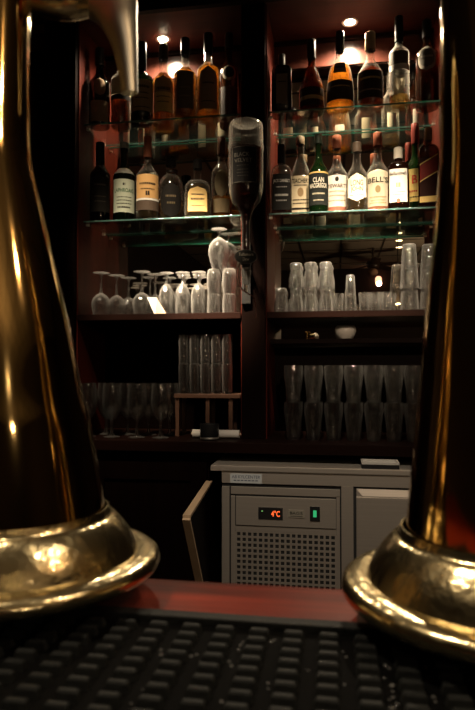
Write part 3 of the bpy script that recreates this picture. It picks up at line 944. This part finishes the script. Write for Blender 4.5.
add_text(bm, 'Tullamore', .060, .0125, lambda x, y: (x, yb - .0078, zc_ + .003 + y), 2)
add_text(bm, 'Dew', .026, .0125, lambda x, y: (x, yb - .0078, zc_ - .016 + y), 2)
link('badge', bm, ['black', flat((.02, .02, .018)), flat((.34, .31, .25))], op)
bm = bmesh.new()
# bracket back to the post, in the optic's own frame
box(bm, -.012, .012, .016, .17, q_(262), q_(256), .002)
box(bm, -.02, .02, .146, .17, q_(300), q_(235), .002)
link('bracket', bm, 'black', op)
bm = bmesh.new()
pts = smooth_pts([(-.022, -.005, q_(262)), (-.034, -.008, q_(272)), (-.026, -.006, q_(286)), (.004, -.004, q_(293)), (.030, 0, q_(297)), (.040, 0, q_(306)), (.040, 0, q_(318))], 5)
tube(bm, pts, .0028, 8)
link('cord', bm, flat((.22, .10, .08)), op, True)

# ------------------------------------------------------------------ steel counter fridge
fr = thing('counter_fridge', 'brushed steel counter fridge with digital display and vent grille', 'fridge', (0, 0, 0))
FT, FY = .868, 2.42
bm = bmesh.new(); box(bm, -.503, .95, FY - .010, 2.95, FT - .022, FT, .003); link('worktop', bm, 'steel', fr)
bm = bmesh.new()
box(bm, -.458, .93, FY + .004, 2.93, .10, FT - .022, 0)
link('body', bm, 'steel_dark', fr)
def fp(px, py, Y=FY):
    return at(px, py, Y)
def face(name, px0, px1, py0, py1, mat, y0=FY - .004, y1=FY + .006, bev=.0015, parent=fr, zlow=None):
    a, b = fp(px0, (py0 + py1) / 2), fp(px1, (py0 + py1) / 2)
    z1 = fp((px0 + px1) / 2, py0).z
    z0 = fp((px0 + px1) / 2, py1).z if zlow is None else zlow
    bm = bmesh.new()
    box(bm, a.x, b.x, y0, y1, z0, z1, bev)
    o = link(name, bm, mat, parent)
    return o, (a.x, b.x, z0, z1)
face('top_rail', 222, 452, 471, 486, 'steel')
face('stile', 222, 229.5, 486.2, 600, 'steel', zlow=.12)
face('stile', 341.5, 353.5, 486.2, 600, 'steel', zlow=.12)
# service panel: frame, control plate, grille
face('panel_frame', 231, 340, 488, 495.5, 'steel', FY - .001)
face('panel_frame', 231, 235, 495.7, 600, 'steel', FY - .001, zlow=.12)
face('panel_frame', 336.5, 340, 495.7, 600, 'steel', FY - .001, zlow=.12)
cp, cr_ = face('control_plate', 236, 336, 497.5, 526.5, 'steel', FY - .006, FY + .006)
face('panel_frame', 235.2, 336.3, 527.5, 532.5, 'steel', FY - .001)
# perforated grille
a, b = fp(236, 560), fp(336, 560)
x0, x1, zt_, zb_ = a.x, b.x, fp(286, 533).z, .30
bm = bmesh.new()
ncol = 18
pit = (x1 - x0) / ncol
bw = pit * .36
y0, y1 = FY - .001, FY + .003
xs = [x0 + pit * k for k in range(ncol + 1)]
nrow = int((zt_ - zb_) / pit)
for k in range(ncol + 1):
    box(bm, xs[k] - bw / 2, xs[k] + bw / 2, y0, y1, zt_ - pit * nrow, zt_)
for k in range(nrow + 1):
    z = zt_ - pit * k
    box(bm, x0, x1, y0 + .0003, y1 - .0003, z - bw / 2, z + bw / 2)
link('vent_grille', bm, 'steel', fr)
face('panel_frame', 235.2, 336.3, 600, 640, 'steel', FY - .001, zlow=.12)
# display
dsp, dd = face('display', 258.5, 283, 507, 519, 'black', FY - .009, FY - .006, .001, fr)
dx, dz = (dd[0] + dd[1]) / 2, (dd[2] + dd[3]) / 2
bm = bmesh.new()
yd = FY - .0094
add_text(bm, '4°C', .034, .024, lambda x, y: (dx + .020 + x, yd, dz - .012 + y), 0, True)
link('digits', bm, 'red_led', dsp)
bm = bmesh.new(); box(bm, dx - .036, dx - .030, yd, yd + .0006, dz + .007, dz + .0105); link('indicator', bm, 'amber_led', dsp)
bd, bb = face('badge', 288.5, 304.5, 509.5, 517.5, flat((.22, .20, .16), .4), FY - .0085, FY - .006, .0008)
bx, bz = (bb[0] + bb[1]) / 2, (bb[2] + bb[3]) / 2
bm = bmesh.new()
add_text(bm, 'BAGIS', .050, .0115, lambda x, y: (bx + x, FY - .0089, bz - .003 + y), 0, True)
box(bm, bx - .024, bx + .024, FY - .0089, FY - .0086, bz - .0105, bz - .008)
link('badge_lettering', bm, flat((.025, .024, .02)), bd)
sw, ss = face('power_switch', 310, 320, 506, 520.5, 'black', FY - .010, FY - .006, .001)
sx, sz = (ss[0] + ss[1]) / 2, (ss[2] + ss[3]) / 2
bm = bmesh.new(); box(bm, sx - .0065, sx + .0065, FY - .0125, FY - .010, sz - .013, sz + .013, .001); link('switch_lamp', bm, 'green_led', sw)
# supplier sticker
stk, sb = face('sticker', 230.5, 262, 473.5, 483, flat((.40, .42, .42), .5), FY - .0052, FY - .004, 0)
cx_, cz_ = (sb[0] + sb[1]) / 2, (sb[2] + sb[3]) / 2
bm = bmesh.new()
add_text(bm, 'AB KYLCENTER', .114, .0125, lambda x, y: (cx_ + x, FY - .0058, cz_ + .000 + y), 0, False)
for k in range(7):
    box(bm, cx_ - .05 + k * .0145, cx_ - .05 + k * .0145 + .011, FY - .0058, FY - .0054, cz_ - .010, cz_ - .0065)
link('sticker_lettering', bm, flat((.05, .06, .10)), stk)
# door with bevelled grip
dr, db = face('door', 356.5, 452, 498, 600, 'steel', FY - .012, FY + .006, .002, zlow=.14)
a, b = fp(356.5, 495).x, db[1]
z1 = fp(380, 489.5).z
z0 = db[3]
bm = bmesh.new()
vs = [(a, FY + .004, z1), (b, FY + .004, z1), (b, FY - .002, z1), (a, FY - .002, z1), (a + .022, FY - .009, z0 + .004), (b, FY - .009, z0 + .004), (b, FY - .009, z0), (a + .022, FY - .009, z0), (a, FY - .004, z0), (a, FY + .004, z0), (b, FY + .004, z0)]
V = [bm.verts.new(v) for v in vs]
for q in ((0, 1, 2, 3), (3, 2, 5, 4), (4, 5, 6, 7), (3, 4, 7, 8), (0, 3, 8, 9), (9, 8, 7, 6, 10), (0, 9, 10, 1), (1, 10, 6, 5, 2)):
    bm.faces.new([V[i] for i in q])
link('door_grip', bm, 'steel', dr)
for x in (-.40, .86):
    for y in (2.48, 2.86):
        bm = bmesh.new(); lathe(bm, [(.02, 0), (.02, .10)], 16, cx=x, cy=y); link('foot', bm, 'black', fr, True)
# flat box and tray on the fridge top
t = thing('flat_case', 'flat black case with a pale open tray on top of the fridge', 'case', (at(380, 465, 2.455).x, 2.455, FT))
bm = bmesh.new(); box(bm, -.073, .070, -.04, .04, 0, .017, .002); link('case', bm, 'black', t)
bm = bmesh.new()
box(bm, -.072, .070, -.042, .042, .0175, .0205, .001)
for b_ in ((-.072, .07, -.042, -.036), (-.072, .07, .036, .042), (-.072, -.064, -.036, .036), (.062, .07, -.036, .036)):
    box(bm, *b_, .0205, .027)
link('tray', bm, flat((.42, .40, .36), .4), t)

# raked panel left of the fridge
pn = thing('side_panel', 'raked dark panel with pale wooden edges, standing left of the steel fridge', 'panel', (0, 0, 0))
pa = at(207, 483, 2.53); pb = at(184, 518, 1.98); pc_ = at(197, 580, 2.12)
slope = (pc_.y - pb.y) / (pb.z - pc_.z)
top_z = pb.z
def at_z(z):
    return pb.lerp(pc_, (pb.z - z) / (pb.z - pc_.z))
foot = at_z(.0)
fx = foot.x
foot = Vector((fx, min(foot.y, 2.50), 0))
back = Vector((pa.x + (fx - pb.x), 2.53, 0))
TH = Vector((.016, 0, 0))
bm = bmesh.new()
ring = [pa, pb, foot, back]
A = [bm.verts.new(p) for p in ring]
B = [bm.verts.new(p + TH) for p in ring]
bm.faces.new(A); bm.faces.new(list(reversed(B)))
for k in range(4):
    bm.faces.new((A[k], A[(k + 1) % 4], B[(k + 1) % 4], B[k]))
link('board', bm, 'dark_z', pn)
for p, q in ((pa, pb), (pb, foot)):
    bm = bmesh.new()
    d = (q - p).normalized()
    nrm = Vector((0, -d.z, d.y)).normalized()
    if nrm.y > 0 and p is pb: nrm = -nrm
    if nrm.z < 0 and p is pa: nrm = -nrm
    vv = []
    for s in (p, q):
        for w, h in ((-.004, 0), (.022, 0), (.022, .010), (-.004, .010)):
            vv.append(bm.verts.new(s + Vector((w, 0, 0)) + nrm * h))
    for k in range(4):
        bm.faces.new((vv[k], vv[(k + 1) % 4], vv[4 + (k + 1) % 4], vv[4 + k]))
    bm.faces.new(vv[:4]); bm.faces.new(vv[4:])
    link('edge_strip', bm, 'pale_wood', pn)

# ------------------------------------------------------------------ bar counter, mat, beer fonts
BZ = 1.08
bc = thing('bar_counter', 'glossy red-brown wooden bar counter holding both brass fonts', 'counter', (0, 0, 0))
bm = bmesh.new(); box(bm, -2.0, 1.8, -.12, .486, BZ - .045, BZ, .004); link('counter_top', bm, 'bar_top', bc)
bm = bmesh.new(); box(bm, -2.0, 1.8, .02, .08, 0, BZ - .045); link('front_panel', bm, 'dark_z', bc)

MT = .007
MX0, MX1, MY0, MY1 = -.42, .42, .10, .407
bm = bmesh.new()
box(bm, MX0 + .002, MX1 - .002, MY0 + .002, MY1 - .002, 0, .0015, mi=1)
for b in ((MX0, MX1, MY1 - .011, MY1), (MX0, MX1, MY0, MY0 + .011), (MX0, MX0 + .011, MY0 + .011, MY1 - .011), (MX1 - .011, MX1, MY0 + .011, MY1 - .011)):
    box(bm, *b, 0, MT, .0015)
y = MY1 - .021
row = 0
while y > MY0 + .016:
    x = MX0 + .022
    while x < MX1 - .02:
        w, h = .0068, .0030
        v0 = [bm.verts.new((x + sx * w, y + sy * h, .0015)) for sx, sy in ((-1, -1), (1, -1), (1, 1), (-1, 1))]
        v1 = [bm.verts.new((x + sx * (w - .0010), y + sy * (h - .0008), MT - .001)) for sx, sy in ((-1, -1), (1, -1), (1, 1), (-1, 1))]
        v2 = [bm.verts.new((x + sx * (w - .0020), y + sy * (h - .0016), MT)) for sx, sy in ((-1, -1), (1, -1), (1, 1), (-1, 1))]
        for lo, hi in ((v0, v1), (v1, v2)):
            for k in range(4):
                bm.faces.new((lo[k], lo[(k + 1) % 4], hi[(k + 1) % 4], hi[k]))
        bm.faces.new(v2)
        x += .0218
    y -= .0126
    row += 1
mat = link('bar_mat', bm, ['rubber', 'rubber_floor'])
mat.location = (0, 0, BZ)
tag(mat, 'black rubber bar mat with rows of raised bars along the counter front', 'bar mat')
# beer drops left in the channels of the mat
bm = bmesh.new()
for c in range(40):
    xch = MX0 + .022 + .0218 * c + .0109
    if xch < -.12 or xch > .30:
        continue
    nn = 10 if xch < 0.02 else 46
    for k in range(nn):
        yy = random.uniform(.16, MY1 - .02)
        r = random.uniform(.0006, .0014)
        bmesh.ops.create_icosphere(bm, subdivisions=1, radius=r, matrix=Matrix.Translation((xch + random.gauss(0, .0013), yy, .0018)) @ Matrix.Diagonal((1, 1, .6, 1)))
o = link('water_drops', bm, thin_glass('water', (.95, .95, .93), .05, .1, .12), None, True, kind='stuff')
o.location = (0, 0, BZ)
tag(o, 'water drops scattered in the channels of the black bar mat', 'water')

def font(name, label, cx, cy, axis, spout):
    """axis: (pixel y -> height), silhouettes already turned to centre offset and radius: (z above counter, dx, r)"""
    t = thing(name, label, 'beer font', (cx, cy, BZ), 0, 'brass beer fonts on the bar')
    bm = bmesh.new()
    lathe(bm, [(0, 0), (.034, 0), (.036, .002), (.036, .018), (.034, .020), (0, .020)], 48, cy=.449 - cy)
    link('pedestal', bm, 'black', t, True)
    bm = bmesh.new()
    lathe(bm, [(0, .020), (.098, .020), (.1035, .0215), (.1055, .0255), (.1045, .0300), (.101, .0325), (.094, .0340), (.0905, .0335), (.0885, .0335), (.0875, .0355), (.0855, .0405), (.0825, .0460), (.0785, .0515), (.0750, .0555), (.0720, .0585), (.0700, .0600), (.0685, .0605), (.0675, .0620), (.0660, .0660), (.0650, .0660)], 96)
    link('base_flange', bm, 'brass', t, True)
    bm = bmesh.new()
    rings = []
    for z, dx, r in smooth_pts(axis, 6):
        rings.append([bm.verts.new((dx + r * math.cos(2 * PI * k / 64), r * math.sin(2 * PI * k / 64), z)) for k in range(64)])
    for a, b in zip(rings, rings[1:]):
        for k in range(64):
            bm.faces.new((a[k], a[(k + 1) % 64], b[(k + 1) % 64], b[k]))
    zt_, dx_, rt_ = axis[-1]
    for k in range(1, 7):
        a_ = PI / 2 * k / 6.5
        rings.append([bm.verts.new((dx_ + rt_ * math.cos(a_) * math.cos(2 * PI * j / 64), rt_ * math.cos(a_) * math.sin(2 * PI * j / 64), zt_ + rt_ * .8 * math.sin(a_))) for j in range(64)])
        a, b = rings[-2], rings[-1]
        for j in range(64):
            bm.faces.new((a[j], a[(j + 1) % 64], b[(j + 1) % 64], b[j]))
    bm.faces.new(rings[-1])
    link('column', bm, 'brass_col', t, True)
    return t

def axis_from(px_py, cx, cy, side, rads):
    res = []
    for (px, py), r in zip(px_py, rads):
        p = at(px, py, cy)
        z = p.z - BZ
        res.append((z, p.x - side * r - cx, r))
    return sorted(res)
CYL, CYR = .430, .421
cxl = at(152, 555, CYL).x - .1055 * .985
cxr = at(341, 573, CYR).x + .1055 * 1.0
ysL = [(99, 520), (93, 475), (84.5, 426), (76, 391), (65, 331), (47, 250), (32, 183), (26, 148), (25, 100), (25, 50), (26, 0), (27, -60)]
ysR = [(408, 541), (411, 475), (416, 420), (420, 380), (425, 320), (433, 246), (439, 176), (441, 140), (441, 95), (441, 46), (441, 0), (441, -60)]
rL = [.066, .064, .0605, .057, .051, .042, .0355, .033, .031, .030, .030, .030]
axL = axis_from(ysL, cxl, CYL, 1, rL)
axR = axis_from(ysR, cxr, CYR, -1, rL)
def add_foot(ax):
    z, dx, r = ax[0]
    return [(.055, dx * .6, .0665)] + [a for a in ax if a[0] > .068]
fl = font('beer_font', 'brass swan-neck beer font on the left with a chrome pouring nozzle', cxl, CYL, add_foot(axL), True)
frt = font('beer_font', 'brass beer font on the right, standing before the fridge door', cxr, CYR, add_foot(axR), False)
# tap arm and nozzle of the left font
def fpt(px, py, Y, o):
    p = at(px, py, Y)
    return (p.x - o.location.x, p.y - o.location.y, p.z - o.location.z)
bm = bmesh.new()
pts = smooth_pts([fpt(4, -24, CYL, fl) + (.020,), fpt(30, -18, CYL + .01, fl) + (.021,), fpt(58, -12, CYL + .02, fl) + (.024,), fpt(84, -12, CYL + .03, fl) + (.022,), fpt(98, -12, CYL + .035, fl) + (.019,)], 6)
tube(bm, [p[:3] for p in pts], [p[3] for p in pts], 32)
arm = link('tap_arm', bm, 'brass', fl, True)
bm = bmesh.new()
pts = smooth_pts([fpt(84, -22, CYL + .03, fl) + (.022,), fpt(100, -12, CYL + .034, fl) + (.024,), fpt(112, 4, CYL + .038, fl) + (.022,), fpt(119, 22, CYL + .041, fl) + (.0155,), fpt(124, 42, CYL + .043, fl) + (.0112,), fpt(127, 64, CYL + .045, fl) + (.0088,), fpt(128.5, 80, CYL + .046, fl) + (.0075,), fpt(129.5, 93, CYL + .047, fl) + (.0070,)], 6)
tube(bm, [p[:3] for p in pts], [p[3] for p in pts], 32, cap=False)
link('nozzle', bm, 'chrome', fl, True)

# ------------------------------------------------------------------ room behind: seen in the mirrors
t = thing('ceiling_fan', 'dark ceiling fan reflected in the mirror above the right-hand tumblers', 'ceiling fan', (.55, -3.5, CZ - .30))
bm = bmesh.new(); lathe(bm, [(.02, .30), (.02, .1)], 16); lathe(bm, [(0, .1), (.09, .09), (.11, .05), (.09, 0), (0, -.02)], 28); link('motor', bm, 'fan', t, True)
for k in range(5):
    bm = bmesh.new(); box(bm, .10, .62, -.065, .065, .03, .042, .004)
    o = link('blade', bm, 'fan', t)
    o.rotation_euler = (.2, 0, 2 * PI * k / 5 + .3)
bm = bmesh.new(); lathe(bm, [(.03, -.02), (.07, -.05), (.075, -.09), (.05, -.12), (0, -.13)], 24); link('lamp_shade', bm, flat((.5, .3, .2)), t, True)
for k, (d, x) in enumerate(((7.9, .78), (8.5, .84), (9.0, .89), (9.5, .94))):
    t = thing('ceiling_lamp', 'small yellow ceiling lamp mirrored above the glass stacks, %s from the top' % ORD[k], 'lamp', (x + .0, 6 - d, CZ), group='row of yellow ceiling lamps')
    bm = bmesh.new(); lathe(bm, [(.045, -.008), (.06, -.012), (.062, 0)], 20); link('rim', bm, 'chrome', t, True)
    bm = bmesh.new(); lathe(bm, [(0, -.010), (.045, -.008)], 20); link('lens', bm, 'ceil_lamp', t, True)
t = thing('wall_lamp', 'small reddish wall lamp mirrored behind the shot glasses', 'lamp', (.75, -5.4, 2.86))
bm = bmesh.new(); box(bm, -.04, .04, 0, .02, -.06, .06, .004); link('wall_plate', bm, 'fan', t)
bm = bmesh.new(); lathe(bm, [(.03, -.05), (.06, 0), (.055, .06), (.03, .09)], 20, cy=.09); link('shade', bm, 'fan_lamp', t, True)

t = thing('pendant_lamp', 'small amber pendant lamp over the bar, mirrored beside the glass stacks', 'lamp', (.57, .10, 1.88))
bm = bmesh.new(); lathe(bm, [(.045, 0), (.047, .004), (.036, .045), (.016, .075), (0, .078), (0, .076), (.014, .072), (.034, .043), (.043, .003), (.045, 0)], 28); link('shade', bm, 'amber_shade', t, True)
bm = bmesh.new(); tube(bm, [(0, 0, .075), (0, 0, CZ - 1.88)], .004, 8); link('cable', bm, 'black', t, True)
# ------------------------------------------------------------------ light
def lamp(kind, name, loc, power, col, size=.03, target=None, angle=60, blend=.5):
    l = bpy.data.lights.new(name, kind)
    l.energy = power
    l.color = col
    if kind == 'AREA':
        l.shape = 'DISK'
        l.size = size
    else:
        l.shadow_soft_size = size
    o = bpy.data.objects.new(name, l)
    COL.objects.link(o)
    o.location = loc
    if kind == 'SPOT':
        l.spot_size = math.radians(angle)
        l.spot_blend = blend
    if target:
        o.rotation_euler = (Vector(target) - Vector(loc)).to_track_quat('-Z', 'Y').to_euler()
    return o
WARM = (1, .80, .56)
for x, e in zip(LX, (105, 115)):
    lamp('SPOT', 'downlight_lamp', (x, 2.86, ZT - .012), e, WARM, .02, (x, 2.86, 0), 150, .6)
# unseen aisle-ceiling spots inferred from lit labels; extras added to brighten the glassware
lamp('SPOT', 'unseen_aisle_spot', (.10, 1.60, CZ - .03), 340, WARM, .07, (.06, 2.75, 1.95), 26, .7)
for x_, e_ in ((-1.12, 1000), (-.92, 1000), (-.72, 700)):  # row of unseen spots added for more highlights on the left-bay glasses
    lamp('SPOT', 'unseen_aisle_spot', (x_, 1.60, CZ - .03), e_, WARM, .06, (-.56 + (x_ + .92) * .1, 2.78, 1.58), 19, .8)
lamp('SPOT', 'unseen_aisle_spot', (.35, 1.60, CZ - .03), 600, WARM, .06, (.12, 2.78, 1.56), 24, .9)
lamp('SPOT', 'unseen_aisle_spot', (-.10, 1.60, CZ - .03), 600, WARM, .06, (.08, 2.78, 1.56), 24, .9)
lamp('SPOT', 'unseen_aisle_spot', (-.75, 1.60, CZ - .03), 150, WARM, .05, (-.80, 2.75, 1.80), 28, .8)
lamp('SPOT', 'unseen_aisle_spot', (-.1, .55, CZ - .03), 190, (1, .84, .66), .05, (-.12, 2.4, .6), 30, .8)
lamp('SPOT', 'unseen_aisle_spot', (-.85, 1.2, CZ - .03), 260, WARM, .05, (-.95, 2.65, 1.10), 20, .8)  # extra unseen spot, added for sparkle on the stemmed beer glasses
# spotlights over the bar top
lamp('SPOT', 'bar_spot', (-.80, .15, CZ - .03), 110, WARM, .06, (-.22, .42, 1.08), 42, .7)
lamp('SPOT', 'bar_spot', (.95, .10, CZ - .03), 40, WARM, .06, (.1, .40, 1.08), 42, .7)
lamp('SPOT', 'unseen_aisle_spot', (-1.12, 1.60, CZ - .03), 380, WARM, .06, (-.97, 2.78, 1.60), 15, .8)  # extra unseen spot, added to whiten the upturned wine glasses
lamp('POINT', 'pendant_bulb', (.57, .10, 1.875), 5, (1, .66, .36), .02)
lamp('SPOT', 'bowl_fill_spot', (.47, -1.0, 2.22), 160, (1, .74, .5), .022, (.10, 2.85, 1.36), 15, .6)  # added to brighten the white bowl and pint tops
# general room light that the mirrors show on the ceiling
lamp('POINT', 'room_lamp', (1.75, -2.4, 2.2), 18, (1, .75, .5), .10)

w = bpy.data.worlds.new('World')
SC.world = w
w.use_nodes = True
w.node_tree.nodes['Background'].inputs[0].default_value = (.02, .015, .012, 1)
w.node_tree.nodes['Background'].inputs[1].default_value = .1
SC.view_settings.view_transform = 'Standard'
SC.view_settings.look = 'None'
SC.view_settings.exposure = 0
SC.view_settings.gamma = 1
SC.view_settings.use_curve_mapping = False
SC.cycles.max_bounces = 12
SC.cycles.transparent_max_bounces = 48
SC.cycles.glossy_bounces = 6
SC.cycles.sample_clamp_indirect = 4
SC.cycles.use_denoising = True
SC.cycles.caustics_reflective = False
SC.cycles.caustics_refractive = False
